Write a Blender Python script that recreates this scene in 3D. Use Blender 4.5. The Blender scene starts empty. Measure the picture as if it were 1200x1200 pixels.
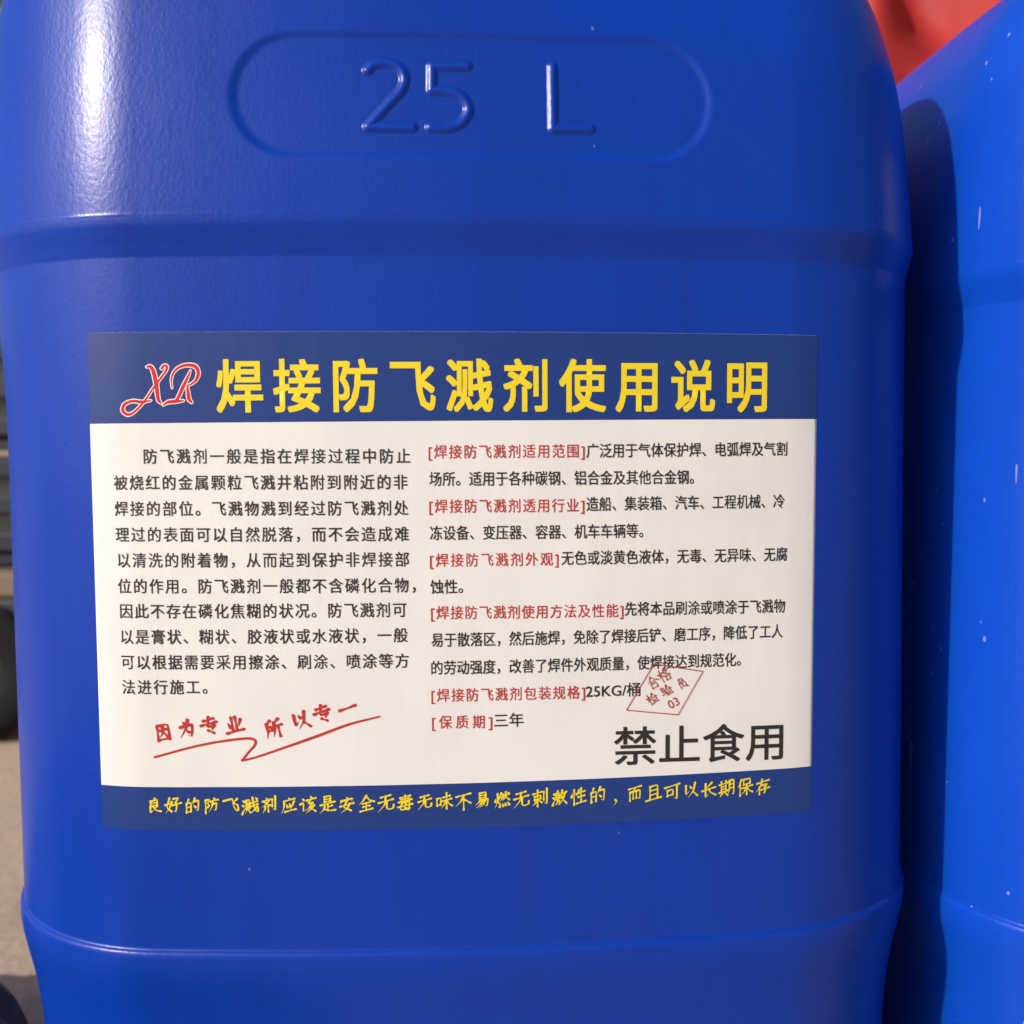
import bpy, bmesh, math, random
import numpy as np
from mathutils import Vector, Matrix

random.seed(4)
rng = np.random.default_rng(7)
scene = bpy.context.scene
col = scene.collection
ZC = 0.225            # height of the label's centre above the ground

# ------------------------------------------------------------------ camera
CAM = (-0.005084, -0.416882, 0.038918 + ZC)
YAW, PITCH, ROLL = 0.057893, 0.064871, -0.004746
fw = Vector((math.sin(YAW) * math.cos(PITCH), math.cos(YAW) * math.cos(PITCH), -math.sin(PITCH)))
r0 = Vector((math.cos(YAW), -math.sin(YAW), 0)); u0 = r0.cross(fw)
rr = math.cos(ROLL) * r0 + math.sin(ROLL) * u0
uu = -math.sin(ROLL) * r0 + math.cos(ROLL) * u0
cd = bpy.data.cameras.new('camera'); cam = bpy.data.objects.new('camera', cd); col.objects.link(cam)
M = Matrix((rr, uu, -fw)).transposed().to_4x4(); M.translation = Vector(CAM)
cam.matrix_world = M
cd.sensor_width = 36; cd.lens = 36; cd.clip_start = 0.01; cd.clip_end = 200
cd.dof.use_dof = True; cd.dof.focus_distance = 0.305; cd.dof.aperture_fstop = 12
scene.camera = cam

# ------------------------------------------------------------------ light
SUN_AZ, SUN_EL = math.radians(54), math.radians(28.5)      # azimuth: to the left of straight towards the camera
to_sun = Vector((-math.sin(SUN_AZ) * math.cos(SUN_EL), -math.cos(SUN_AZ) * math.cos(SUN_EL), math.sin(SUN_EL)))
sd = bpy.data.lights.new('sun', 'SUN'); sd.energy = 3.6; sd.angle = math.radians(0.8); sd.color = (1.0, 0.90, 0.80)
sun = bpy.data.objects.new('sun', sd); col.objects.link(sun)
sun.rotation_euler = to_sun.to_track_quat('Z', 'Y').to_euler()
world = bpy.data.worlds.new('World'); scene.world = world; world.use_nodes = True
wn = world.node_tree; sky = wn.nodes.new('ShaderNodeTexSky'); sky.sky_type = 'NISHITA'; sky.sun_disc = False
sky.sun_elevation = SUN_EL
sky.sun_rotation = math.atan2(to_sun.x, to_sun.y)
sky.dust_density = 2.5
bg = wn.nodes['Background']; bg.inputs['Strength'].default_value = 0.088
wn.links.new(sky.outputs[0], bg.inputs['Color'])
vs = scene.view_settings
vs.view_transform = 'Standard'; vs.look = 'None'; vs.gamma = 1; vs.use_curve_mapping = False; vs.exposure = 0.25
scene.display_settings.display_device = 'sRGB'

# ------------------------------------------------------------------ materials
def mat(name, color, rough=0.5, spec=0.5):
    m = bpy.data.materials.new(name); m.use_nodes = True
    b = m.node_tree.nodes['Principled BSDF']
    b.inputs['Base Color'].default_value = (*color, 1); b.inputs['Roughness'].default_value = rough
    b.inputs['Specular IOR Level'].default_value = spec
    return m
def N(m, t, **kw):
    n = m.node_tree.nodes.new(t)
    for k, v in kw.items(): setattr(n, k, v)
    return n
def K(m, a, b): m.node_tree.links.new(a, b)
def bsdf(m): return m.node_tree.nodes['Principled BSDF']
def coords(m, scale):
    t = N(m, 'ShaderNodeTexCoord'); p = N(m, 'ShaderNodeMapping'); p.inputs['Scale'].default_value = scale
    K(m, t.outputs['Object'], p.inputs['Vector']); return p.outputs['Vector']
def noise(m, scale, detail=2, rough=0.5, sc=(1, 1, 1)):
    n = N(m, 'ShaderNodeTexNoise'); n.inputs['Scale'].default_value = scale
    n.inputs['Detail'].default_value = detail; n.inputs['Roughness'].default_value = rough
    K(m, coords(m, sc), n.inputs['Vector']); return n.outputs['Fac']
def math2(m, op, a, b=None, v=None):
    n = N(m, 'ShaderNodeMath', operation=op); K(m, a, n.inputs[0])
    if b is not None: K(m, b, n.inputs[1])
    if v is not None: n.inputs[1].default_value = v
    return n.outputs[0]
def maprange(m, a, f0, f1, t0, t1):
    n = N(m, 'ShaderNodeMapRange'); K(m, a, n.inputs[0])
    for i, v in enumerate((f0, f1, t0, t1)): n.inputs[i + 1].default_value = v
    return n.outputs[0]
def mixc(m, f, c1, c2):
    n = N(m, 'ShaderNodeMix', data_type='RGBA'); K(m, f, n.inputs[0])
    for i, c in ((6, c1), (7, c2)):
        if isinstance(c, tuple): n.inputs[i].default_value = (*c, 1)
        else: K(m, c, n.inputs[i])
    return n.outputs[2]
def bump(m, h, strength, dist, prev=None):
    b = N(m, 'ShaderNodeBump'); b.inputs['Strength'].default_value = strength; b.inputs['Distance'].default_value = dist
    K(m, h, b.inputs['Height'])
    if prev is not None: K(m, prev, b.inputs['Normal'])
    return b.outputs['Normal']

def plastic(name, base, dark, scuffs):
    m = mat(name, base, 0.36, 0.32 if scuffs else 0.27)
    b = bsdf(m)
    pebble = noise(m, 860, 2, 0.55, (1, 1, 0.7))          # moulded grain
    streak = noise(m, 420, 3, 0.6, (1, 1, 0.012))          # vertical die lines
    wave = noise(m, 34, 2, 0.5, (1, 1, 0.5))
    n1 = bump(m, wave, 0.10, 0.0008)
    n2 = bump(m, streak, 0.10, 0.0003, n1)
    n3 = bump(m, pebble, 0.32, 0.00021, n2)
    K(m, n3, b.inputs['Normal'])
    tint = noise(m, 9, 4, 0.6, (1, 1, 0.5))
    c = mixc(m, maprange(m, tint, 0.35, 0.65, 0, 1), base, dark)
    lines = noise(m, 120, 4, 0.7, (1, 1, 0.02))               # faint upright flow lines of the blown plastic
    c = mixc(m, maprange(m, lines, 0.45, 0.75, 0, 0.35), c, tuple(x * 0.80 for x in dark))
    v = N(m, 'ShaderNodeTexVoronoi'); v.inputs['Scale'].default_value = 185 if scuffs else 140
    K(m, coords(m, (1, 1, 0.62)), v.inputs['Vector'])
    sep = N(m, 'ShaderNodeSeparateColor'); K(m, v.outputs['Color'], sep.inputs[0])
    pick = math2(m, 'GREATER_THAN', sep.outputs[0], v=0.62 if scuffs else 0.92)
    size = maprange(m, sep.outputs[1], 0, 1, 0.03, 0.115 if scuffs else 0.07)
    spot = math2(m, 'LESS_THAN', v.outputs['Distance'], size)
    f = math2(m, 'MULTIPLY', pick, spot)
    # thin upright scratches
    s2 = noise(m, 420, 1, 0.4, (1, 1, 0.07)); s3 = noise(m, 22, 2)
    scr = math2(m, 'MULTIPLY', math2(m, 'GREATER_THAN', s2, v=0.77 if scuffs else 0.84), math2(m, 'GREATER_THAN', s3, v=0.56))
    f = math2(m, 'MAXIMUM', f, scr)
    f = math2(m, 'MULTIPLY', f, v=0.42 if scuffs else 0.2)
    c = mixc(m, f, c, (0.45, 0.42, 0.55))
    K(m, c, b.inputs['Base Color'])
    rg = maprange(m, noise(m, 14, 4, 0.65), 0.3, 0.7, 0.27, 0.36)
    K(m, rg, b.inputs['Roughness'])
    b.inputs['Subsurface Weight'].default_value = 0.7 if scuffs else 0.45; b.inputs['Subsurface Radius'].default_value = (0.08, 0.25, 1.0); b.inputs['Subsurface Scale'].default_value = 0.02 if scuffs else 0.007
    return m

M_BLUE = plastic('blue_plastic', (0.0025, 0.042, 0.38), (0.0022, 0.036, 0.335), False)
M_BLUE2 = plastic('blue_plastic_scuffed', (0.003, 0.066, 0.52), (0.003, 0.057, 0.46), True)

def printed(name, color, rough=0.38, wear=True):
    m = mat(name, color, rough, 0.32)
    b = bsdf(m)
    w = noise(m, 55, 3, 0.5, (1.4, 1, 0.25))
    g = noise(m, 900, 2, 0.5)
    n1 = bump(m, w, 0.25, 0.0010); n2 = bump(m, g, 0.08, 0.0002, n1)
    K(m, n2, b.inputs['Normal'])
    if wear:
        t = noise(m, 26, 5, 0.6)
        d = tuple(x * 0.93 for x in color)
        K(m, mixc(m, maprange(m, t, 0.4, 0.7, 0, 1), color, d), b.inputs['Base Color'])
    return m
M_PAPER = printed('label_paper', (0.69, 0.685, 0.69), 0.48)
M_NAVY = printed('label_navy_ink', (0.010, 0.038, 0.195), 0.40)
M_YELLOW = mat('label_yellow_ink', (0.74, 0.58, 0.014), 0.42)
M_BLACK = mat('label_black_ink', (0.018, 0.017, 0.018), 0.45)
M_RED = mat('label_red_ink', (0.44, 0.022, 0.018), 0.45)
M_STAMP = mat('stamp_red_ink', (0.38, 0.035, 0.03), 0.5)
M_OUTL = mat('label_white_ink', (0.82, 0.74, 0.76), 0.42)

# ------------------------------------------------------------------ object helpers
def tag(o, label=None, cat=None, group=None, kind=None):
    for k, v in (('label', label), ('category', cat), ('group', group), ('kind', kind)):
        if v: o[k] = v
    return o
def link(name, me, m, parent=None, smooth=True):
    o = bpy.data.objects.new(name, me); col.objects.link(o)
    if m is not None and not me.materials: me.materials.append(m)
    if smooth and len(me.polygons): me.polygons.foreach_set('use_smooth', np.ones(len(me.polygons), bool))
    if parent: o.parent = parent
    return o
def empty(name, loc=(0, 0, 0)):
    o = bpy.data.objects.new(name, None); o.location = loc; o.empty_display_size = 0.05; col.objects.link(o); return o
def mesh_np(name, V, F):
    me = bpy.data.meshes.new(name)
    V = np.asarray(V, np.float32); me.vertices.add(len(V)); me.vertices.foreach_set('co', V.ravel())
    if isinstance(F, np.ndarray):
        k = F.shape[1]; tot = np.full(len(F), k, np.int32); flat = F.ravel()
    else:
        tot = np.array([len(f) for f in F], np.int32); flat = np.concatenate([np.asarray(f) for f in F]) if len(F) else np.zeros(0, int)
    me.loops.add(len(flat)); me.loops.foreach_set('vertex_index', flat.astype(np.int32))
    me.polygons.add(len(tot)); st = np.concatenate([[0], np.cumsum(tot)[:-1]]).astype(np.int32)
    me.polygons.foreach_set('loop_start', st); me.polygons.foreach_set('loop_total', tot)
    me.update(calc_edges=True); return me
def bm_mesh(name, bm):
    me = bpy.data.meshes.new(name); bm.normal_update(); bm.to_mesh(me); bm.free(); return me
def box(bm, cx, cy, cz, sx, sy, sz, bev=0.0, rot=None):
    r = bmesh.ops.create_cube(bm, size=1); vs_ = r['verts']
    bmesh.ops.scale(bm, vec=(sx, sy, sz), verts=vs_)
    if bev:
        es = list({e for v in vs_ for e in v.link_edges})
        r2 = bmesh.ops.bevel(bm, geom=es, offset=bev, segments=2, affect='EDGES', profile=0.5)
        vs_ = list({v for f in r2['faces'] for v in f.verts} | {v for v in vs_ if v.is_valid})
    if rot is not None: bmesh.ops.rotate(bm, cent=(0, 0, 0), matrix=rot, verts=vs_)
    bmesh.ops.translate(bm, vec=(cx, cy, cz), verts=vs_)
def lathe(prof, n=64, close=False):
    """prof: list of (radius, height) turned round z."""
    p = np.array(prof); k = len(p); a = np.linspace(0, 2 * math.pi, n, endpoint=False)
    V = np.concatenate([np.c_[p[:, 0] * math.cos(t), p[:, 0] * math.sin(t), p[:, 1]] for t in a])
    F = []
    kk = k if close else k - 1
    for i in range(n):
        j = (i + 1) % n
        for q in range(kk):
            q2 = (q + 1) % k; F.append((i * k + q, j * k + q, j * k + q2, i * k + q2))
    return V, np.array(F)

# ------------------------------------------------------------------ the jerrycan's shape
HW, HD, RC, RF, RS = 0.15163, 0.1275, 0.065, 0.89572, 1.6
L0 = -0.0030                      # label's centre along the front, metres
def _quarter():
    cf = np.array([0, -HD + RF]); cs = np.array([HW - RS, 0.0])
    a, b = RF - RC, RS - RC
    d = cs - cf; D = np.hypot(*d); u = d / D; m = (a * a - b * b + D * D) / (2 * D); h = math.sqrt(a * a - m * m)
    p = np.array([-u[1], u[0]])
    c = max([cf + u * m + p * h, cf + u * m - p * h], key=lambda q: q[0] - q[1])
    n1 = (c - cf) / np.hypot(*(c - cf)); a1 = math.atan2(n1[0], -n1[1])
    n2 = (c - cs) / np.hypot(*(c - cs)); a2 = math.atan2(n2[0], -n2[1])
    return cf, cs, c, a1, a2
CF, CS, CC, A1, A2 = _quarter()
Q1, Q2, Q3 = RF * A1, RC * (A2 - A1), RS * (math.pi / 2 - A2)
QT = Q1 + Q2 + Q3
def front(s):
    """Arc length from the middle of the front (signed) -> point and outward normal, front half."""
    s = np.asarray(s, float); sg = np.sign(s); t = np.abs(s)
    A = np.where(t < Q1, t / RF, np.where(t < Q1 + Q2, A1 + (t - Q1) / RC, A2 + (t - Q1 - Q2) / RS))
    S, C_ = np.sin(A), -np.cos(A)
    P = np.where((t < Q1)[:, None], CF + RF * np.c_[S, C_], np.where((t < Q1 + Q2)[:, None], CC + RC * np.c_[S, C_], CS + RS * np.c_[S, C_]))
    n = np.c_[S, C_]
    P[:, 0] *= np.where(sg == 0, 1, sg); n[:, 0] *= np.where(sg == 0, 1, sg)
    return P, n
PROFILE = np.array([   # height above label centre (mm), offset from the panel (mm)
    (-225, -17), (-222, -12.5), (-217, -9.6), (-208, -8.2), (-190, -6.2), (-165, -5.2), (-148, -4.3), (-138, -3.3), (-130, -2.1), (-122, -0.4),
    (-117, 0.6), (-114, 1.05), (-111, 1.28), (-109, 1.28), (-107.9, 1.12), (-107.3, 0.8), (-106.8, 0.28), (-106.3, 0.05), (-105.6, 0.0), (-100, 0), (0, 0), (88, 0), (91.4, 0.0), (92.8, 0.28), (95, 0.8),
    (98.5, 1.75), (100.6, 2.2), (102, 2.28), (104, 2.1), (110, 1.65), (118, 1.0), (126, 0.3), (134, -0.6), (143, -1.75), (150, -2.85), (157, -4.35), (164, -6.2), (170, -8.0), (177, -10.6), (186, -15.0), (195, -20.4), (200, -24.6), (204, -29.0), (208, -34.5), (212, -41)])
LEFT_SHOULDER = np.array([(102, 2.28), (104, 2.15), (110, 1.75), (118, 1.15), (126, 0.45), (136, -0.55), (147, -1.75), (158, -3.0), (168, -4.3), (176, -6.0), (186, -8.9), (196, -12.4), (204, -15.9), (212, -20.2)])
def hermite(x, xp, yp):
    h = np.diff(xp); d = np.diff(yp) / h; m = np.zeros(len(xp))
    for i in range(1, len(xp) - 1):
        if d[i - 1] * d[i] > 0:
            w1, w2 = 2 * h[i] + h[i - 1], h[i] + 2 * h[i - 1]; m[i] = (w1 + w2) / (w1 / d[i - 1] + w2 / d[i])
    m[0], m[-1] = d[0], d[-1]
    k = np.clip(np.searchsorted(xp, x) - 1, 0, len(h) - 1); t = (x - xp[k]) / h[k]
    return (2*t**3 - 3*t**2 + 1) * yp[k] + (t**3 - 2*t**2 + t) * h[k] * m[k] + (-2*t**3 + 3*t**2) * yp[k+1] + (t**3 - t**2) * h[k] * m[k+1]
def prof(zmm): return hermite(np.asarray(zmm, float), PROFILE[:, 0], PROFILE[:, 1])
def sstep(x): x = np.clip(x, 0, 1); return x * x * (3 - 2 * x)
def recess(s, z):
    """sunken stadium on the shoulder, depth in mm (s, z in mm)"""
    cx, cz, hx, hz = 1.8, 135.7, 66.6, 16.8
    r = hz; dx = np.maximum(np.abs(s - cx) - (hx - r), 0); d = np.hypot(dx, z - cz) - r     # <0 inside
    return -0.8 * sstep((1.4 - d) / 2.9)
def offset(s, z, x=None):
    # the blown shoulder is a little fuller on its left side; a fine broken parting line runs along the ridge
    x = s if x is None else x; z = np.asarray(z, float)
    w = sstep((x + 70) / 140); left = hermite(np.clip(z, 102, 212), LEFT_SHOULDER[:, 0], LEFT_SHOULDER[:, 1])
    p = prof(z); p = np.where(z > 102, w * p + (1 - w) * left, p)
    seam = 0.11 * np.exp(-((z - 102.8) / 0.4) ** 2) * (0.55 + 0.45 * np.sin(x * 0.37) * np.sin(x * 0.131 + 1))
    lean = sstep((x - 118) / 30) * -0.011 * np.clip(z + 10, -110, 110)      # the right side leans in a little towards the top
    full = sstep((-x - 112) / 34) * 2.8 * sstep((z - 40) / 80) * (1 - sstep((z - 178) / 34))   # and the left shoulder is fuller at its side
    return p + recess(s, z) + seam + lean + full
def surf(smm, zmm, lift=0.0):
    """point on the front half of the can (mm along the front, mm above label centre), lift in mm -> metres"""
    smm, zmm = np.asarray(smm, float), np.asarray(zmm, float)
    P, n = front(smm / 1000); o = (offset(smm, zmm) + lift)[:, None] / 1000
    q = P + n * o
    return np.c_[q, zmm / 1000 + ZC]

def body_mesh():
    s = np.concatenate([np.arange(0, 175, 0.6), np.arange(175, QT * 1000, 3.0), [QT * 1000]])
    sf = np.concatenate([-s[:0:-1], s])                                   # front half, left to right
    sb = np.concatenate([np.arange(0, QT * 1000, 3.0), [QT * 1000]])
    sback = np.concatenate([sb[::-1], -sb[1:]])[1:-1]                      # back half, right to left
    z = np.concatenate([np.arange(-225, -130, 1.5), np.arange(-130, -119, 0.8), np.arange(-119, -109, 0.4), np.arange(-109, -105, 0.14), np.arange(-105, -104, 0.3), np.arange(-104, 90, 3.0),
                        np.arange(90, 106, 0.22), np.arange(106, 116, 0.7), np.arange(116, 156, 0.4), np.arange(156, 212, 0.8), [212]])
    Pf, nf = front(sf / 1000); Pb, nb = front(sback / 1000)
    Pb, nb = Pb * [1, -1], nb * [1, -1]
    P = np.r_[Pf, Pb]; n = np.r_[nf, nb]; ns, nz = len(P), len(z)
    S, Z = np.meshgrid(np.r_[sf, np.full(len(Pb), 500.0)], z)
    off = offset(S, Z, np.broadcast_to(P[None, :, 0] * 1000, S.shape)) / 1000
    X = P[None, :, 0] + n[None, :, 0] * off; Y = P[None, :, 1] + n[None, :, 1] * off
    V = np.stack([X, Y, Z / 1000 + ZC], -1)
    rings = [V[i] for i in range(nz)]
    for k, dz in ((0.93, 2.6), (0.83, 5.2), (0.68, 7.6), (0.45, 9.4), (0.2, 10.2)):  # closed, softly domed top
        q = V[-1].copy(); q[:, :2] *= k; q[:, 2] += dz / 1000; rings.append(q)
    q = V[0].copy(); q[:, :2] *= 0.93; q[:, 2] += 0.0; lo = [q]; q2 = q.copy(); q2[:, :2] *= 0.9; q2[:, 2] += 0.006; lo.insert(0, q2)
    rings = lo + rings; nr = len(rings)
    V = np.concatenate(rings + [np.array([[0, 0, rings[-1][0, 2]]]), np.array([[0, 0, rings[0][0, 2]]])])
    i, j = np.meshgrid(np.arange(nr - 1), np.arange(ns), indexing='ij'); j2 = (j + 1) % ns
    Q = np.stack([i * ns + j, i * ns + j2, (i + 1) * ns + j2, (i + 1) * ns + j], -1).reshape(-1, 4)
    top, bot = nr * ns, nr * ns + 1
    F = list(Q); jj = np.arange(ns)
    F += [np.array(((nr - 1) * ns + a, (nr - 1) * ns + (a + 1) % ns, top)) for a in jj]
    F += [np.array(((a + 1) % ns, a, bot)) for a in jj]
    return mesh_np('body', V, F)

def grid(name, s, z, lift, skirt=True, fn=None):
    """sheet lying on the can over the given mm coordinates, its rim turned down to the surface"""
    s, z = np.asarray(s), np.asarray(z)
    if skirt:
        s = np.r_[s[0] - 0.01, s, s[-1] + 0.01]; z = np.r_[z[0] - 0.01, z, z[-1] + 0.01]
    S, Z = np.meshgrid(s, z); L = np.full(S.shape, float(lift))
    if skirt: L[0] = L[-1] = 0; L[:, 0] = L[:, -1] = 0; L[[0, -1]] -= 0.02; L[:, [0, -1]] -= 0.02
    if fn is not None: S, Z, L = fn(S, Z, L)
    V = surf(S.ravel(), Z.ravel(), L.ravel())
    a, b = len(z), len(s); i, j = np.meshgrid(np.arange(a - 1), np.arange(b - 1), indexing='ij')
    F = np.stack([i * b + j, i * b + j + 1, (i + 1) * b + j + 1, (i + 1) * b + j], -1).reshape(-1, 4)
    return mesh_np(name, V, F)

# strokes: polylines in the label's own mm, drawn as ribbons on the can's surface
def catmull(p, n=10):
    p = np.asarray(p, float)
    if len(p) == 2: return np.linspace(p[0], p[1], n)
    q = np.r_[[2 * p[0] - p[1]], p, [2 * p[-1] - p[-2]]]; out = []
    for i in range(1, len(q) - 2):
        t = np.linspace(0, 1, n, endpoint=False)[:, None]
        a, b, c, d = q[i - 1], q[i], q[i + 1], q[i + 2]
        out.append(0.5 * ((2 * b) + (-a + c) * t + (2*a - 5*b + 4*c - d) * t**2 + (-a + 3*b - 3*c + d) * t**3))
    return np.concatenate(out + [p[-1:]])
class Ink:
    def __init__(self, lift): self.V, self.F, self.n, self.lift, self.k = [], [], 0, lift, 0
    def add(self, s, z, faces, dl=0.0):
        L = np.full(len(s), self.lift + dl); self.V.append(surf(s, z, L))
        self.F += [tuple(int(i) + self.n for i in f) for f in faces]; self.n += len(s)
    def ribbon(self, pts, width, smooth=True, caps=True):
        """width: number or list of widths along the stroke (mm)"""
        p = catmull(pts, 8) if smooth else np.asarray(pts, float)
        w = np.interp(np.linspace(0, 1, len(p)), np.linspace(0, 1, np.size(width)), np.atleast_1d(width)) / 2
        d = np.gradient(p, axis=0); d /= np.maximum(np.hypot(d[:, 0], d[:, 1]), 1e-9)[:, None]; nn = np.c_[-d[:, 1], d[:, 0]]
        L, R_ = p + nn * w[:, None], p - nn * w[:, None]
        if caps:
            a = np.linspace(0, math.pi, 7)[1:-1]
            c0 = p[0] + w[0] * (np.outer(np.cos(a), nn[0]) - np.outer(np.sin(a), d[0]))
            c1 = p[-1] + w[-1] * (np.outer(np.cos(a), -nn[-1]) + np.outer(np.sin(a), d[-1]))
        V = np.r_[L, R_]; m = len(p); F = [(i, m + i, m + i + 1, i + 1) for i in range(m - 1)]
        if caps:
            k = len(V); V = np.r_[V, c0, c1]; F.append([0] + list(range(k, k + 5)) + [m]); F.append([2*m - 1] + list(range(k + 5, k + 10)) + [m - 1])
        self.k = (self.k + 1) % 9
        self.add(V[:, 0], V[:, 1], F, self.k * 0.004)
    def line(self, txt, x0, y0, x1, y1, em, bold=0.0, squeeze=True, rot=0.0, cx=None):
        v, f = glyphs(txt, 0.0)
        lo, hi = v[:, 0].min(), v[:, 0].max()
        X = (v[:, 0] - lo) / (hi - lo) * (x1 - x0) + x0
        Y = y0 + (y1 - y0) * (X - x0) / (x1 - x0) + (v[:, 1] - 0.365) * em
        self.embolden(X, Y, f, bold * em)
    def embolden(self, X, Y, f, w):
        """heavier strokes: the same letters printed again a hair to each side"""
        self.add(X, Y, f)
        if w:
            k = 0.82 * w
            steps = [(-k, -k), (k, -k), (-k, k), (k, k)] + ([(0, -k), (0, k), (-k, 0), (k, 0)] if w > 0.2 else [])
            for i, (a, b) in enumerate(steps): self.add(X + a, Y + b, f, -0.003 * (i + 1))
    def spaced(self, txt, x0, y0, x1, y1, em, bold=0.0, sx=1.0):
        """characters set in even cells between x0 and x1, narrow cells for brackets"""
        wt = np.array([0.30 if c in '[]' else 1.0 for c in txt]); ends = 0.92 * em * sx
        full = wt.sum() - 1; pitch = (x1 - x0 - ends) / full if txt[0] != '[' else (x1 - x0) / wt.sum()
        pos = np.concatenate([[0], np.cumsum(wt)[:-1]]) * pitch
        for c, p, w in zip(txt, pos, wt):
            v, f = glyphs(c, 0.0)
            if w < 1: X = x0 + p + (v[:, 0] - v[:, 0].min()) * em + (0.0 if c == '[' else pitch * w - (v[:, 0].max() - v[:, 0].min()) * em)
            elif txt[0] == '[': X = x0 + p + pitch / 2 + (v[:, 0] - 0.5) * em * sx
            else: X = x0 + p + (v[:, 0] - 0.04) * em * sx
            Y = y0 + (y1 - y0) * (p + x0 - x0) / (x1 - x0) + (v[:, 1] - 0.365) * em
            self.embolden(X, Y, f, bold * em)
    def glyph(self, txt, cx, cy, em, rot=0.0, bold=0.0, sx=1.0):
        v, f = glyphs(txt, 0.0); c = (v.min(0) + v.max(0)) / 2
        q = (v - c) * [em * sx, em]; a = math.radians(rot)
        self.add(cx + q[:, 0] * math.cos(a) - q[:, 1] * math.sin(a), cy + q[:, 0] * math.sin(a) + q[:, 1] * math.cos(a), f)
    def brush(self, ch, cx, cy, size, w, rot=0.0, slant=0.12):
        a = math.radians(rot)
        for st in BRUSH[ch].split(';'):
            st = st.strip()
            if not st: continue
            kind = st[-1] if st[-1] in 'td' else ''
            p = np.array([[float(c) for c in q.split(',')] for q in st.rstrip('td').split()]) / 100 - 0.5
            p[:, 1] += slant * p[:, 0]; p *= size
            q = np.c_[cx + p[:, 0] * math.cos(a) - p[:, 1] * math.sin(a), cy + p[:, 0] * math.sin(a) + p[:, 1] * math.cos(a)]
            ww = {'': [1.2, .62, .66, 1.15], 't': [1.25, .95, .6, .12], 'd': [.25, 1.0, 1.4]}[kind]
            self.ribbon(sharp(q), np.array(ww) * w)
    def build(self, name, m, parent):
        return link(name, mesh_np(name, np.concatenate(self.V), self.F), m, parent, smooth=False)
def sharp(q):
    """keep the corners of a written stroke fairly tight"""
    out = [q[0]]
    for i in range(1, len(q) - 1):
        out += [q[i] + (q[i-1] - q[i]) * 0.16, q[i] + (q[i+1] - q[i]) * 0.16]
    return np.array(out + [q[-1]])
_cache = {}
def glyphs(txt, bold):
    if (txt, bold) in _cache: return _cache[(txt, bold)]
    c = bpy.data.curves.new('lettering', 'FONT'); c.body = txt; c.size = 1; c.offset = bold; c.resolution_u = 3
    o = bpy.data.objects.new('lettering', c); col.objects.link(o)
    dg = bpy.context.evaluated_depsgraph_get(); me = bpy.data.meshes.new_from_object(o.evaluated_get(dg))
    v = np.zeros(len(me.vertices) * 3); me.vertices.foreach_get('co', v); v = v.reshape(-1, 3)[:, :2]
    f = [tuple(p.vertices) for p in me.polygons]
    bpy.data.objects.remove(o); bpy.data.curves.remove(c); bpy.data.meshes.remove(me)
    _cache[(txt, bold)] = (v, f); return v, f

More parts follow.
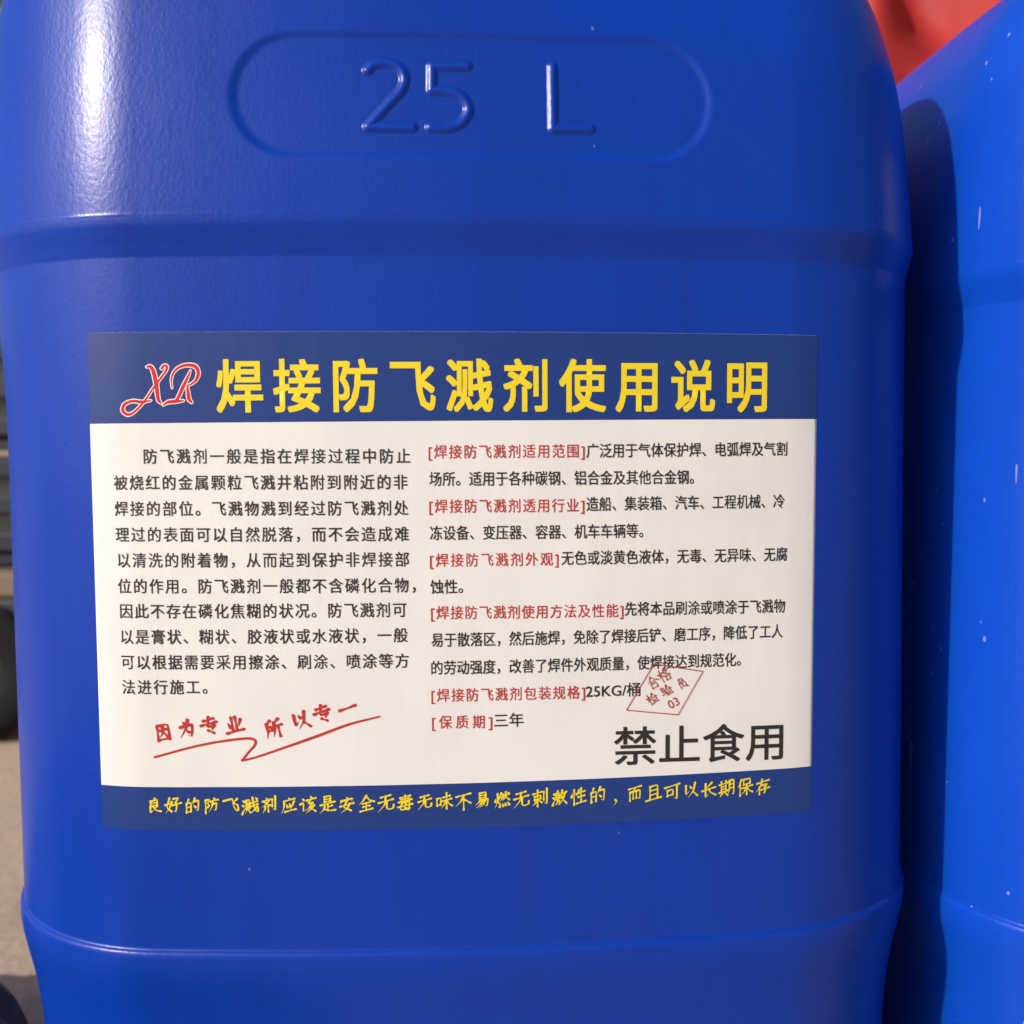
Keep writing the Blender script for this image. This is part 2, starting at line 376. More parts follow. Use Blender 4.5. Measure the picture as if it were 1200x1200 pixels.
# running-hand characters, drawn stroke by stroke (t: drawn out to a point, d: dot)
BRUSH = {
'良': '50,98 58,88d;28,80 28,46;28,80 72,80 70,48;30,65 68,65;30,49 68,49;28,48 28,8 50,22t;72,42 55,30t;45,42 65,15 94,3',
'好': '30,94 14,42 42,12;42,70 30,35 6,8t;4,58 46,64;52,85 84,85 66,62;66,62 72,35 66,6 54,16t;46,48 98,52',
'的': '28,96 18,74t;14,72 14,13;14,72 44,74 42,16;16,46 42,47;16,16 42,17;68,96 52,60t;60,76 92,77 88,12 72,22t;60,52 72,38d',
'防': '10,90 38,90 24,66 38,50 24,38;12,90 12,2;66,98 72,86d;44,74 96,78;60,74 56,40 34,6t;58,54 86,55 80,8 64,16t',
'飞': '8,84 62,86 68,42 84,10 97,8 95,30;90,80 68,60t;70,58 92,42',
'溅': '8,90 17,79d;3,64 12,55d;4,8 20,40t;28,84 28,34;28,84 49,85 49,34;38,68 38,40 22,8t;40,28 52,10;54,62 94,68;54,43 96,50;66,95 74,40 88,8 99,6 98,26;94,36 74,18 54,2t;82,92 92,81d',
'剂': '30,98 37,86d;8,78 62,82;48,78 30,55 4,40t;18,74 40,52 64,40;24,40 22,20 6,0t;44,42 44,2;71,80 71,32;90,97 90,4 74,16t',
'应': '50,98 57,87d;20,80 90,84;22,80 20,40 4,2t;36,58 43,36d;54,62 61,38d;86,66 70,36 58,12t;26,9 97,13',
'该': '16,94 25,83d;4,62 24,65 22,16 36,28t;64,99 71,88d;42,77 96,81;64,77 50,56 78,57;78,57 60,34 36,16t;86,40 62,18 36,0t;68,26 94,3',
'是': '32,95 32,62;32,95 70,95 68,62;33,78 68,79;33,63 68,64;8,48 94,53;52,48 52,8;54,30 78,33;34,38 28,18 4,0t;30,22 56,6 98,1',
'安': '48,100 55,89d;12,80 8,62t;12,80 90,83 80,66t;50,74 30,34 78,3;70,52 52,22 12,2t;4,44 96,50',
'全': '50,99 30,70 3,50t;50,96 70,68 99,52;28,52 74,54;30,31 72,32;50,52 50,8;12,6 90,9',
'无': '22,86 78,89;8,57 94,62;50,88 44,40 6,4t;56,58 56,16 66,7 94,9 96,28',
'毒': '18,90 82,92;26,77 76,78;10,64 92,67;50,100 50,66;30,56 20,13 78,13;30,56 78,57 72,2 58,8t;6,34 96,36;46,50 55,42d;42,28 53,20d',
'味': '8,76 8,32;8,76 32,77 30,34;9,35 30,36;46,76 86,79;36,54 96,58;66,99 66,2;64,54 52,30 32,12t;68,52 80,30 99,14',
'不': '8,86 92,89;54,86 36,54 4,28t;52,66 52,0;60,57 74,46 92,32',
'易': '30,97 30,62;30,97 72,97 70,62;31,80 70,80;31,63 70,63;40,60 26,38 4,24t;34,47 86,49 78,3 60,12t;52,47 36,22 8,6t;70,47 52,18 26,0t',
'燃': '10,68 6,48d;22,97 22,50 4,4t;34,72 28,54t;24,42 37,25;46,97 34,56t;44,86 62,86 48,56 30,36t;46,71 55,62d;60,75 98,79;76,97 72,62 54,42t;76,71 86,54 99,42;88,95 95,86d;40,26 36,6d;54,26 59,8d;70,28 77,10d;86,30 98,8d',
'刺': '6,80 60,84;16,63 16,40;16,63 54,64 52,44;16,44 52,45;34,99 34,0;32,42 20,22 2,8t;36,40 60,18;71,80 71,32;90,97 90,4 74,16t',
'激': '8,90 17,79d;3,64 12,55d;4,8 18,40t;40,99 34,86t;28,84 28,58;28,84 51,85 50,58;29,71 50,71;29,59 50,59;38,55 45,48d;22,44 58,47;40,44 36,20 20,2t;40,28 54,28 49,4 38,10t;70,97 58,60t;66,77 98,81;88,77 76,36 52,2t;64,62 78,28 99,3',
'性': '22,99 22,0;11,76 6,54d;32,78 39,65d;54,90 42,58t;50,71 92,75;50,44 90,47;68,99 68,8;38,5 98,9',
'而': '8,87 94,91;50,87 42,66t;16,62 16,4;16,62 86,65 84,3 70,14t;39,62 39,14;61,62 61,14',
'且': '28,93 28,12;28,93 76,94 76,12;29,66 75,67;29,39 75,40;4,8 98,11',
'可': '6,85 96,90;22,64 22,30;22,64 56,65 54,34;23,34 54,35;80,86 80,3 62,15t',
'以': '20,86 20,26 42,44t;44,80 55,63d;82,92 70,40 32,2t;68,34 82,20 98,2',
'长': '72,96 30,62t;4,52 97,58;28,97 28,5 50,22t;50,55 66,26 99,4',
'期': '4,82 56,86;16,99 16,34;44,99 44,34;17,67 43,68;17,51 43,52;2,34 60,38;22,28 6,6t;38,28 54,8;67,93 67,40 52,2t;67,93 94,94 94,3 80,14t;68,69 93,70;68,47 93,48',
'保': '28,99 6,50t;20,68 20,0;42,95 42,63;42,95 84,95 82,63;43,65 82,66;32,44 98,49;62,63 62,0;60,45 48,22 30,6t;64,43 78,22 99,6',
'存': '8,81 94,86;46,100 32,54 2,22t;26,52 26,2;44,61 84,62 64,44;64,44 68,20 62,0 50,10t;36,30 98,34',
'，': '45,22 54,10 36,-10t',
'因': '20,90 17,6;20,90 82,90 82,6;20,10 80,10;33,62 67,65;50,80 46,44 28,24t;52,48 70,25',
'为': '34,93 45,80d;64,99 46,50 8,4t;16,64 84,70 81,30 72,4 54,15t;50,42 61,30d',
'专': '22,84 80,88;6,61 94,66;54,100 40,46 80,49;80,49 60,24t;42,26 68,8',
'业': '38,92 38,14;60,92 60,14;14,66 28,36d;88,72 70,34t;2,9 98,13',
'所': '38,98 14,82t;16,84 16,40 2,2t;18,63 42,64 40,42;18,42 40,43;86,97 58,80t;58,82 56,40 40,2t;58,58 99,61;78,58 78,-2',
'一': '4,46 50,49 96,54',
'合': '50,99 30,70 4,50t;50,96 72,68 98,52;32,57 68,58;28,40 28,2;28,40 74,40 74,2;28,6 74,6',
'格': '2,70 46,73;26,99 26,0;26,66 4,28t;30,58 43,43d;64,97 46,62t;60,83 88,83 66,54 40,36t;56,71 74,50 99,38;56,34 56,0;56,34 88,34 88,0;56,4 88,4',
'检': '2,70 42,73;24,99 24,0;24,66 2,28t;28,58 41,45d;68,99 52,68 36,52t;68,97 82,70 99,56;56,54 84,56;50,40 55,21d;64,42 69,23d;90,42 78,18t;40,7 98,10',
'验': '6,90 36,90 32,56;14,78 12,54 44,55 40,6 26,13t;2,29 34,34;68,99 52,68 42,52t;68,97 82,70 99,56;58,54 84,56;50,40 55,21d;66,42 70,23d;90,42 78,18t;44,7 98,10',
'员': '33,96 33,70;33,96 70,96 70,70;33,72 70,72;23,58 23,17;23,58 80,58 80,17;50,48 48,26 12,0t;58,19 88,0',
}

# ------------------------------------------------------------------ ground
def ground_z(x, y):
    return -0.0082 * sstep((x - 0.128) / 0.05)          # the paving is a little lower under the second can
def build_ground():
    xs = np.unique(np.round(np.concatenate([np.linspace(-60, -2, 20), np.linspace(-2, 2, 401), np.linspace(2, 60, 20)]), 4))
    ys = np.unique(np.round(np.concatenate([np.linspace(-30, -1, 12), np.linspace(-1, 3, 161), np.linspace(3, 90, 24)]), 4))
    X, Y = np.meshgrid(xs, ys); Z = ground_z(X, Y)
    a, b = X.shape; i, j = np.meshgrid(np.arange(a - 1), np.arange(b - 1), indexing='ij')
    F = np.stack([i * b + j, i * b + j + 1, (i + 1) * b + j + 1, (i + 1) * b + j], -1).reshape(-1, 4)
    m = mat('concrete', (0.36, 0.29, 0.22), 0.85, 0.3); bs = bsdf(m)
    n1 = noise(m, 5, 6, 0.65); n2 = noise(m, 140, 3, 0.6); n3 = noise(m, 26, 4, 0.6)
    c1 = mixc(m, maprange(m, n1, 0.35, 0.65, 0, 1), (0.52, 0.41, 0.31), (0.42, 0.335, 0.26))
    c2 = mixc(m, maprange(m, n3, 0.52, 0.72, 0, 0.5), c1, (0.22, 0.18, 0.15))
    c3 = mixc(m, maprange(m, n2, 0.58, 0.75, 0, 0.5), c2, (0.16, 0.14, 0.12))
    K(m, c3, bs.inputs['Base Color']); K(m, bump(m, n2, 0.5, 0.002), bs.inputs['Normal'])
    o = link('ground', mesh_np('ground', np.c_[X.ravel(), Y.ravel(), Z.ravel()], F), m)
    tag(o, 'pale tan concrete ground with fine grit', 'ground', kind='structure')
build_ground()

# ------------------------------------------------------------------ the front can
can = empty('plastic_jerrycan')
tag(can, 'blue 25 litre plastic jerrycan in front, with the printed white and navy instruction label', 'jerrycan', 'blue plastic jerrycans')
body = link('body', body_mesh(), M_BLUE, can)

# raised 25 L
def seg_dist(px, pz, poly):
    d = np.full(px.shape, 1e9)
    for (x0, z0), (x1, z1) in zip(poly[:-1], poly[1:]):
        vx, vz = x1 - x0, z1 - z0; t = np.clip(((px - x0) * vx + (pz - z0) * vz) / (vx * vx + vz * vz + 1e-12), 0, 1)
        d = np.minimum(d, np.hypot(px - x0 - t * vx, pz - z0 - t * vz))
    return d
RAISED = [catmull([(-26.4, 142.4), (-24.9, 143.9), (-22.3, 144.5), (-19.2, 144.0), (-16.9, 142.1), (-16.2, 139.5), (-17.4, 136.5), (-20.6, 133.0), (-26.3, 126.6)], 6),
          np.array([(-26.3, 126.55), (-14.1, 126.45)]), np.array([(1.1, 143.8), (-8.6, 143.7), (-8.65, 137.0)]),
          catmull([(-8.65, 137.0), (-4.9, 136.75), (-1.2, 135.7), (1.0, 133.3), (1.3, 130.8), (-0.6, 127.9), (-4.4, 126.45), (-9.1, 126.5)], 6),
          np.array([(24.97, 144.2), (24.93, 126.7), (35.4, 126.8)])]
RAISED = [p + np.array([-1.2, 0.2]) for p in RAISED]
def embossed():
    st = 0.14; V, F, base = [], [], 0
    for x0, x1 in ((-30.5, -12.9), (-12.8, 3.4), (21, 37.5)):
        s = np.arange(x0, x1, st); z = np.arange(123.6, 147.4, st); S, Z = np.meshgrid(s, z)
        d = np.full(S.shape, 1e9)
        for p in RAISED: d = np.minimum(d, seg_dist(S, Z, p))
        r = 1.8
        h = 0.74 * (0.5 + 0.5 * np.cos(math.pi * np.clip(d / r, 0, 1))) ** 0.72 - 0.12 * sstep((d - r + 0.15) / 0.4)
        P = surf(S.ravel(), Z.ravel(), h.ravel()); keep = (d < r + 0.3)
        a, b = S.shape; i, j = np.meshgrid(np.arange(a - 1), np.arange(b - 1), indexing='ij')
        ok = keep[:-1, :-1] & keep[1:, :-1] & keep[:-1, 1:] & keep[1:, 1:]
        q = np.stack([i * b + j, i * b + j + 1, (i + 1) * b + j + 1, (i + 1) * b + j], -1)[ok]
        used = np.unique(q); remap = np.full(len(P), -1); remap[used] = np.arange(len(used))
        V.append(P[used]); F.append(remap[q] + base); base += len(used)
    return mesh_np('embossed_lettering', np.concatenate(V), np.concatenate(F))
emb = link('embossed_lettering', embossed(), M_BLUE, can)

# label and its printing
U0, U1, V0, V1 = -105.0 + L0 * 1000, 105.0 + L0 * 1000, -71.0, 71.0
LM = L0 * 1000
def skew(zl, zr):                                      # a straight line across the label, left and right height
    return lambda s: zl + (zr - zl) * (s - U0) / (U1 - U0)
def crinkle(S, Z): return 0.035 * np.sin(S * 0.21 + 1.0) * np.cos(Z * 0.10 + S * 0.013) + 0.12 * np.exp(-((S - 35 - 0.08 * (Z + 70)) / 1.6) ** 2) * np.exp(-((Z + 70) / 11) ** 2) + 0.05 * np.exp(-((S + 43) / 2.2) ** 2) * np.exp(-((Z - 60) / 20) ** 2)
def label_lift(base):
    def f(S, Z, L):
        Z2 = Z + np.where(Z > 0, -0.5 * (S - U0) / (U1 - U0), 0) * (np.abs(Z) / 71)
        return S, Z2, np.where(L > 0, L + np.maximum(crinkle(S, Z), -0.04), L)
    return f
lab = link('label', grid('label', np.linspace(U0, U1, 240), np.linspace(V0, V1, 150), 0.10, True, label_lift(0.1)), M_PAPER, can)
tag(lab, 'printed white paper label with navy top and bottom bands')
hb, ft = skew(45.6, 46.25), skew(-58.6, -57.4)
def header_fn(S, Z, L):
    t = (Z - 0) / 1.0; Z2 = hb(S) + t * (V1 - 0.5 * (S - U0) / (U1 - U0) - 0.02 - hb(S)); return S, Z2, L + np.maximum(crinkle(S, Z2), -0.04)
def footer_fn(S, Z, L):
    Z2 = V0 + 0.02 + Z * (ft(S) - V0 - 0.02); return S, Z2, L + np.maximum(crinkle(S, Z2), -0.04)
link('header_band', grid('header_band', np.linspace(U0 + .02, U1 - .02, 240), np.linspace(0, 1, 36), 0.13, False, header_fn), M_NAVY, lab)
link('footer_band', grid('footer_band', np.linspace(U0 + .02, U1 - .02, 240), np.linspace(0, 1, 24), 0.13, False, footer_fn), M_NAVY, lab)

INK = 0.235
TITLE = ('焊接防飞溅剂使用说明', -67.47, 55.68, 89.30, 55.42)
PARA = [('防飞溅剂一般是指在焊接过程中防止', -89.03, 36.31, -13.89, 36.04), ('被烧红的金属颗粒飞溅井粘附到附近的非', -97.78, 28.93, -14.78, 28.76),
('焊接的部位。飞溅物溅到经过防飞溅剂处', -97.82, 21.58, -14.68, 21.44), ('理过的表面可以自然脱落，而不会造成难', -97.76, 14.22, -14.59, 14.1),
('以清洗的附着物，从而起到保护非焊接部', -97.60, 6.92, -14.58, 6.92), ('位的作用。防飞溅剂一般都不含磷化合物，', -97.54, -0.47, -10.15, -0.46),
('因此不存在磷化焦糊的状况。防飞溅剂可', -97.28, -7.62, -15.46, -7.47), ('以是膏状、糊状、胶液状或水液状，一般', -97.32, -15.0, -15.27, -14.72),
('可以根据需要采用擦涂、刷涂、喷涂等方', -97.25, -22.29, -14.90, -22.09), ('法进行施工。', -97.19, -29.52, -69.83, -29.3)]
HEADS = [('[焊接防飞溅剂适用范围]', -8.73, 37.21, 35.41, 37.27), ('[焊接防飞溅剂透用行业]', -8.69, 21.89, 35.31, 21.79), ('[焊接防飞溅剂外观]', -8.65, 6.56, 27.87, 6.52),
('[焊接防飞溅剂使用方法及性能]', -8.50, -8.45, 46.70, -8.69), ('[焊接防飞溅剂包装规格]', -8.63, -32.25, 35.51, -32.19), ('[保质期]', -8.51, -40.03, 8.65, -40.17)]
TEXTS = [('广泛用于气体保护焊、电弧焊及气割', 36.02, 37.27, 95.52, 37.56), ('场所。适用于各种碳钢、铝合金及其他合金钢。', -8.61, 29.56, 67.31, 29.58),
('造船、集装箱、汽车、工程机械、冷', 36.01, 22.09, 94.86, 22.3), ('冻设备、变压器、容器、机车车辆等。', -8.57, 14.28, 52.46, 14.28), ('无色或淡黄色液体，无毒、无异味、无腐', 28.77, 6.71, 95.94, 6.7),
('蚀性。', -8.62, -1.07, 0.56, -0.97), ('先将本品刷涂或喷涂于飞溅物', 47.20, -8.29, 95.49, -8.63), ('易于散落区，然后施焊，免除了焊接后铲、磨工序，降低了工人', -8.48, -16.25, 94.83, -16.07),
('的劳动强度，改善了焊件外观质量，使焊接达到规范化。', -8.56, -24.29, 81.98, -24.02), ('25KG/桶', 35.81, -32.0, 51.80, -31.86), ('三年', 9.25, -39.88, 17.69, -39.77)]
def sh(t): return (t[0], t[1] + LM, t[2], t[3] + LM, t[4])
k = Ink(INK); k.spaced(*sh(TITLE), 15.6, 0.022, 0.87); k.build('title_lettering', M_YELLOW, lab)
k = Ink(INK)
for t in PARA: k.spaced(*sh(t), 4.5, 0.010, 0.94)
k.build('paragraph_lettering', M_BLACK, lab)
k = Ink(INK)
for t in HEADS: k.spaced(*sh(t), 4.15, 0.006, 0.92)
k.build('heading_lettering', M_RED, lab)
k = Ink(INK)
for t in TEXTS: k.line(*sh(t), 4.35, 0.010)
k.build('detail_lettering', M_BLACK, lab)
k = Ink(INK); k.line(*sh(('禁止食用', 44.21, -48.56, 95.26, -49.13)), 12.0, 0.012); k.build('warning_lettering', M_BLACK, lab)
# footer line in running hand
k = Ink(INK); FT = '良好的防飞溅剂应该是安全无毒无味不易燃无刺激性的，而且可以长期保存'
for i, ch in enumerate(FT):
    f = (i + 0.0) / (len(FT) - 1); u = -88.7 + f * (88.7 + 89.2)
    v = np.interp(u, [-91, -5, 92], [-63.85, -63.2, -62.3])
    k.brush(ch, u + LM, v + 0.18 * math.sin(i * 2.3), 4.6 + 0.35 * math.sin(i * 1.7), 0.52, 0, 0.22)
k.build('footer_lettering', M_YELLOW, lab)
# slogan with its underline
k = Ink(INK + 0.02)
for ch, (u, v), rot in zip('因为专业所以专一', [(-85.49, -42.44), (-78.75, -41.44), (-72.18, -40.59), (-64.94, -40.13), (-53.73, -41.3), (-46.14, -38.91), (-39.83, -37.22), (-32.59, -35.5)], [8, 8, 10, 10, 14, 14, 14, 12]):
    k.brush(ch, u + LM, v, 5.1, 0.78, rot, 0.05)
k.ribbon([(u + LM, v) for u, v in [(-88.13, -49.72), (-76.65, -46.56), (-68.35, -44.94), (-61.4, -44.16), (-59.1, -44.7), (-59.2, -46.1), (-61.1, -48.3), (-62.9, -50.5)]], [.62, .6, .75, .6, .5])
k.ribbon([(u + LM, v) for u, v in [(-62.95, -50.6), (-57.68, -49.23), (-41.82, -43.73), (-32.35, -40.29), (-23.4, -38.03)]], [.6, .55, .75, .65, .4])
k.build('slogan_lettering', M_RED, lab)
# inspection stamp
k = Ink(INK + 0.06)
dm = [(55.77, -24.47), (70.46, -27.15), (63.06, -39.71), (47.7, -37.82)]
for a, b in zip(dm, dm[1:] + dm[:1]): k.ribbon([(a[0] + LM, a[1]), (b[0] + LM, b[1])], 0.24)
for ch, (u, v), rot, sz in zip('合格检验员', [(55.45, -29.9), (58.72, -27.84), (55.23, -34.71), (59.47, -32.45), (64.14, -30.45)], [28, 28, 30, 30, 32], [3.7, 3.7, 3.2, 3.2, 3.2]):
    k.brush(ch, u + LM, v, sz, 0.30, rot, 0.0)
k.glyph('03', 61.61 + LM, -36.16, 3.6, 26)
k.build('inspection_stamp', M_STAMP, lab)
# script monogram: white outline under red
X1 = [(-87.9, 61.4), (-86.8, 61.5), (-86.0, 60.26), (-85.35, 57.28), (-85.03, 54.29), (-84.72, 52.2), (-84.1, 51.4)]
X2 = [(-83.6, 61.0), (-82.9, 61.75), (-82.15, 61.6), (-82.34, 60.4), (-84.41, 57.72), (-86.49, 55.05), (-88.26, 52.53), (-90.34, 50.15), (-92.25, 48.6), (-93.81, 48.25), (-95.1, 49.43), (-94.4, 51.1), (-92.15, 51.95), (-89.67, 51.7), (-86.88, 52.07)]
R1 = [(-80.79, 55.5), (-80.95, 57.54), (-80.37, 59.62), (-78.65, 61.24), (-76.19, 61.87), (-74.07, 61.4), (-73.29, 59.7), (-73.85, 57.92), (-75.1, 56.74), (-76.49, 56.16)]
R2 = [(-75.47, 60.32), (-76.27, 58.54), (-77.72, 55.72), (-79.02, 53.05), (-79.81, 51.92)]
R3 = [(-83.47, 50.75), (-81.96, 51.6), (-79.81, 51.8), (-77.67, 51.95)]
R4 = [(-76.49, 56.16), (-76.29, 54.22), (-76.07, 52.43), (-75.39, 51.5)]
MONO = [(X1, [.35, .9, 1.15, 1.2, 1.1, .95, .5]), (X2, [.7, .6, .7, .6, .55, .5, .55, .6, .8, 1.0, .95, .75, .9, .3]), (R1, [.25, .45, .6, .85, 1.1, .95, .6, .35]), (R2, [.25, .7, .95, .9, .7]), (R3, [.3, .9, 1.0, .4]), (R4, [.5, .95, 1.05, .6])]
ko, kr = Ink(INK), Ink(INK + 0.05)
for p, w in MONO:
    q = [(a + LM + 0.55, b - 0.11) for a, b in p]
    ko.ribbon(q, np.array(w) + 0.52); kr.ribbon(q, w)
ko.build('monogram_outline', M_OUTL, lab); kr.build('monogram', mat('monogram_red_ink', (0.52, 0.014, 0.02), 0.5, 0.3), lab)

# ------------------------------------------------------------------ the second can
can2 = can.copy(); col.objects.link(can2)
tag(can2, 'scuffed blue plastic jerrycan at the right edge, lit by the sun beside the labelled can', 'jerrycan', 'blue plastic jerrycans')
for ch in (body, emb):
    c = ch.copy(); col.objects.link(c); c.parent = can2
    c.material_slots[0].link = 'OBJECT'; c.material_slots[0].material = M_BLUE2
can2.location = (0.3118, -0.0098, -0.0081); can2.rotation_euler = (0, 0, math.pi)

# ------------------------------------------------------------------ red tarpaulin over a stack behind
def tarpaulin():
    nt, nz = 420, 150; t = np.linspace(0, 2 * math.pi, nt, endpoint=False); h = np.linspace(0, 1, nz)
    T, H = np.meshgrid(t, h)
    a, b = 0.42, 0.30; e = 0.45
    X = a * np.sign(np.cos(T)) * np.abs(np.cos(T)) ** e; Y = b * np.sign(np.sin(T)) * np.abs(np.sin(T)) ** e
    top = np.clip((H - 0.80) / 0.20, 0, 1); sh_ = np.sqrt(np.maximum(1 - top ** 2.2, 0)); sh_[-1] = 0.0
    fold = 0.020 * np.sin(9 * T + 3 * np.sin(2 * T) + 2.2 * H) + 0.012 * np.sin(21 * T + 4 * H + 1.3) + 0.010 * np.sin(17 * H + 5 * np.sin(3 * T))
    sag = 0.028 * np.sin(11 * H * 1.0 + 6 * (X * 2.1) ** 2 + 0.8)
    flare = 1 + 0.10 * (1 - H) ** 2
    k = sh_ * flare
    n = np.hypot(np.cos(T) / a, np.sin(T) / b); nx, ny = np.cos(T) / a / n, np.sin(T) / b / n
    X2 = X * k + nx * (fold + sag) * k; Y2 = Y * k + ny * (fold + sag) * k
    g = np.clip(-np.sin(T), 0, 1) ** 0.5 * np.clip(H * 3, 0, 1)      # deep hanging folds on the front
    Y2 = Y2 + 0.017 * g * np.cos(2 * math.pi * (X2 + 0.62 - 0.452 + 0.16 * (0.96 * H - 0.62) + 0.012 * np.sin(9 * H)) / 0.235) + 0.007 * g * np.sin(34 * X2 - 22 * H + 3 * np.sin(6 * H)) + 0.006 * g * np.sin(70 * X2 + 40 * H)
    Z2 = 0.96 * H - 0.012 * (1 - k) * np.sin(5 * T)
    V = np.stack([X2, Y2, np.maximum(Z2, 0)], -1).reshape(-1, 3)
    i, j = np.meshgrid(np.arange(nz - 1), np.arange(nt), indexing='ij'); j2 = (j + 1) % nt
    F = np.stack([i * nt + j, i * nt + j2, (i + 1) * nt + j2, (i + 1) * nt + j], -1).reshape(-1, 4)
    m = mat('red_tarpaulin', (0.46, 0.03, 0.02), 0.62, 0.3); b_ = bsdf(m)
    n1 = noise(m, 7, 4, 0.6); K(m, mixc(m, maprange(m, n1, 0.35, 0.65, 0, 1), (0.36, 0.024, 0.018), (0.26, 0.016, 0.022)), b_.inputs['Base Color'])
    K(m, bump(m, noise(m, 14, 4, 0.6), 0.25, 0.015), b_.inputs['Normal'])
    o = link('tarpaulin', mesh_np('tarpaulin', V, F), m)
    o.location = (0.62, 0.78, -0.0085)
    tag(o, 'bright red creased tarpaulin draped behind the gap between the two blue cans', 'tarpaulin')
tarpaulin()

# ------------------------------------------------------------------ things behind on the left
M_RUB = mat('black_rubber', (0.016, 0.016, 0.018), 0.6, 0.4)
M_CARTRUB = mat('dull_rubber', (0.007, 0.007, 0.011), 0.75, 0.2)
M_STEEL = mat('painted_steel', (0.03, 0.035, 0.05), 0.45, 0.5)
M_RIM = mat('dark_rim', (0.03, 0.032, 0.045), 0.4, 0.5)
M_WOOD = mat('cart_deck', (0.20, 0.15, 0.11), 0.7, 0.3)
M_CRATE = mat('navy_crate', (0.012, 0.016, 0.035), 0.5, 0.5)
M_LINER = mat('pale_sacking', (0.34, 0.36, 0.34), 0.8, 0.3)
def tyre_profile(R, r, w, tread=True):
    a = np.linspace(0, 2 * math.pi, 24, endpoint=False)
    return [(R - r + r * math.copysign(abs(math.cos(t)) ** 0.75, math.cos(t)), w * math.copysign(abs(math.sin(t)) ** 0.8, math.sin(t))) for t in a]
def treaded(R, r, w, n=96):
    V, F = lathe(tyre_profile(R, r, w), n, close=True)
    V = V.copy(); rad = np.hypot(V[:, 0], V[:, 1]); k = np.repeat(np.arange(n), 24)
    cut = np.where((k % 4 < 2) & (rad > R - r * 0.25), 0.965, 1.0); V[:, 0] *= cut; V[:, 1] *= cut
    return V, F
# loose tyre lying beside the can
ty = empty('loose_tyre', (-0.3125, -0.1585, 0.0))
tag(ty, 'black rubber tyre lying flat on the ground at the lower left of the can', 'tyre')
V, F = treaded(0.19, 0.045, 0.040); V[:, 2] += 0.040
link('casing', mesh_np('casing', V, F), M_RUB, ty)
bm = bmesh.new(); V2, F2 = lathe([(0.094, 0.024), (0.104, 0.024), (0.104, 0.056), (0.094, 0.056)], 64, close=True)
link('bead', mesh_np('bead', V2, F2), M_RIM, ty)

cart = empty('hand_cart', (-0.62, 0.72, 0.0))
tag(cart, 'low hand cart with black rubber wheels behind the left side of the can', 'cart')
bm = bmesh.new(); box(bm, 0, 0, 0.142, 0.62, 0.42, 0.022, 0.003); link('deck', bm_mesh('deck', bm), M_WOOD, cart, False)
bm = bmesh.new()
for y in (-0.205, 0.205): box(bm, 0, y, 0.118, 0.60, 0.02, 0.024, 0.002)
for x in (-0.28, 0.28): box(bm, x, 0, 0.118, 0.02, 0.385, 0.024, 0.002)
link('frame', bm_mesh('frame', bm), M_STEEL, cart, False)
bm = bmesh.new()
for y in (-0.16, 0.16): box(bm, -0.33, y, 0.45, 0.022, 0.022, 0.68, 0.003)
box(bm, -0.33, 0, 0.80, 0.022, 0.342, 0.022, 0.003)
link('handle', bm_mesh('handle', bm), M_STEEL, cart, False)
Vt, Ft = treaded(0.068, 0.024, 0.021, 64); tm = mesh_np('tyre', Vt, Ft)
Vr, Fr = lathe([(0.0, 0.014), (0.018, 0.018), (0.03, 0.010), (0.046, 0.014), (0.047, -0.014), (0.03, -0.010), (0.018, -0.018), (0.0, -0.014)], 40)
rm = mesh_np('rim', Vr, Fr)
for i, (x, y) in enumerate(((0.19, -0.20), (-0.2, -0.20), (0.19, 0.20), (-0.2, 0.20))):
    w = link('wheel', rm, M_RIM, cart); w.location = (x, y, 0.068); w.rotation_euler = (math.pi / 2, 0, 0)
    q = link('tyre', tm, M_CARTRUB, w)
def crate(x, y, z, first):
    if first is None:
        e = empty('slatted_crate', (x, y, z)); bm = bmesh.new()
        W, D, Hh = 0.54, 0.34, 0.105
        box(bm, 0, 0, 0.008, W, D, 0.012, 0.002)
        for sx in (-1, 1):
            for sy in (-1, 1): box(bm, sx * (W / 2 - 0.012), sy * (D / 2 - 0.012), Hh / 2, 0.024, 0.024, Hh, 0.003)
        for q in range(3):
            zz = 0.024 + q * 0.034
            for sy in (-1, 1): box(bm, 0, sy * (D / 2 + 0.001), zz, W - 0.002, 0.010, 0.017, 0.002)
            for sx in (-1, 1): box(bm, sx * (W / 2 + 0.001), 0, zz, 0.010, D - 0.03, 0.017, 0.002)
        link('frame', bm_mesh('frame', bm), M_CRATE, e, False)
        bm = bmesh.new(); box(bm, 0, 0, 0.056, W - 0.06, D - 0.035, 0.078, 0.012); link('sacking', bm_mesh('sacking', bm), M_LINER, e)
        return e
    e = first.copy(); col.objects.link(e); e.location = (x, y, z)
    for ch in list(first.children):
        c = ch.copy(); col.objects.link(c); c.parent = e
    return e
c1 = crate(-0.60, 0.72, 0.1535, None)
tag(c1, 'dark slatted crate standing on the cart deck, lower of the two', 'crate', 'dark crates on the cart')
c2 = crate(-0.605, 0.715, 0.2590, c1)
tag(c2, 'dark slatted crate stacked on top of the other crate', 'crate', 'dark crates on the cart')

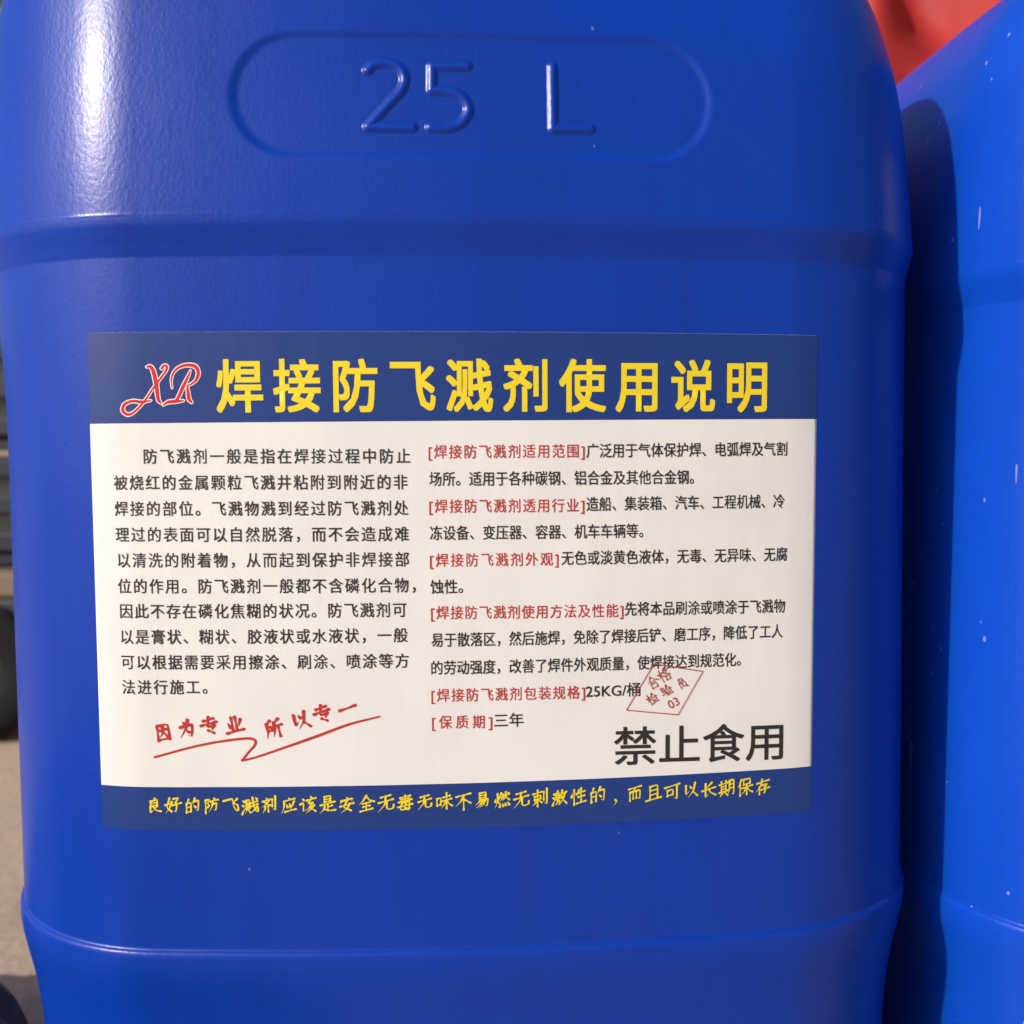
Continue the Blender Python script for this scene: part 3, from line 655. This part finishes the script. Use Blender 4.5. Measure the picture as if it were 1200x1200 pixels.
def shrub(x, y):
    e = empty('shrub', (x, y, 0)); tag(e, 'leafy green and brown shrub far behind at the left edge', 'shrub')
    V, F = [], []
    def limb(p0, p1, r0_, r1_):
        d = (Vector(p1) - Vector(p0)).normalized(); a = d.orthogonal().normalized(); b = d.cross(a); k = len(V)
        for p, r_ in ((p0, r0_), (p1, r1_)):
            for q in range(7):
                t = q * math.tau / 7; V.append(tuple(Vector(p) + a * math.cos(t) * r_ + b * math.sin(t) * r_))
        for q in range(7): F.append((k + q, k + (q + 1) % 7, k + 7 + (q + 1) % 7, k + 7 + q))
    tips = []
    for i in range(11):
        an = random.uniform(0, math.tau); rad = random.uniform(0.05, 0.3); p1 = (0.5 * rad * math.cos(an), 0.5 * rad * math.sin(an), random.uniform(0.4, 0.75))
        limb((random.uniform(-.03, .03), random.uniform(-.03, .03), 0), p1, 0.014, 0.009)
        for _ in range(3):
            p2 = tuple(Vector(p1) + Vector((random.uniform(-.28, .28), random.uniform(-.28, .28), random.uniform(.1, .75)))); limb(p1, p2, 0.008, 0.003); tips.append((p1, p2))
    link('stem', mesh_np('stem', V, [np.array(f) for f in F]), mat('bark', (0.13, 0.09, 0.065), 0.8), e)
    V, F = [], []
    for p1, p2 in tips:
        for _ in range(70):
            c = Vector(p1).lerp(Vector(p2), random.uniform(0.0, 1.08)) + Vector([random.gauss(0, 0.075) for _ in range(3)])
            d = Vector([random.gauss(0, 1) for _ in range(3)]).normalized(); a = d.orthogonal().normalized(); l, w = random.uniform(.03, .05), random.uniform(.011, .017); k = len(V)
            n = d.cross(a)
            for s_, t_, u_ in ((0, 0, 0), (.5, 1, .004), (1, 0, 0), (.5, -1, .004)): V.append(tuple(c + d * l * s_ + a * w * t_ + n * u_))
            F.append((k, k + 1, k + 2, k + 3))
    m = mat('leaves', (0.07, 0.10, 0.03), 0.55)
    K(m, mixc(m, maprange(m, noise(m, 9, 3), 0.35, 0.65, 0, 1), (0.055, 0.095, 0.022), (0.13, 0.12, 0.035)), bsdf(m).inputs['Base Color'])
    link('foliage', mesh_np('foliage', V, np.array(F)), m, e, False)
shrub(-1.02, 1.75)
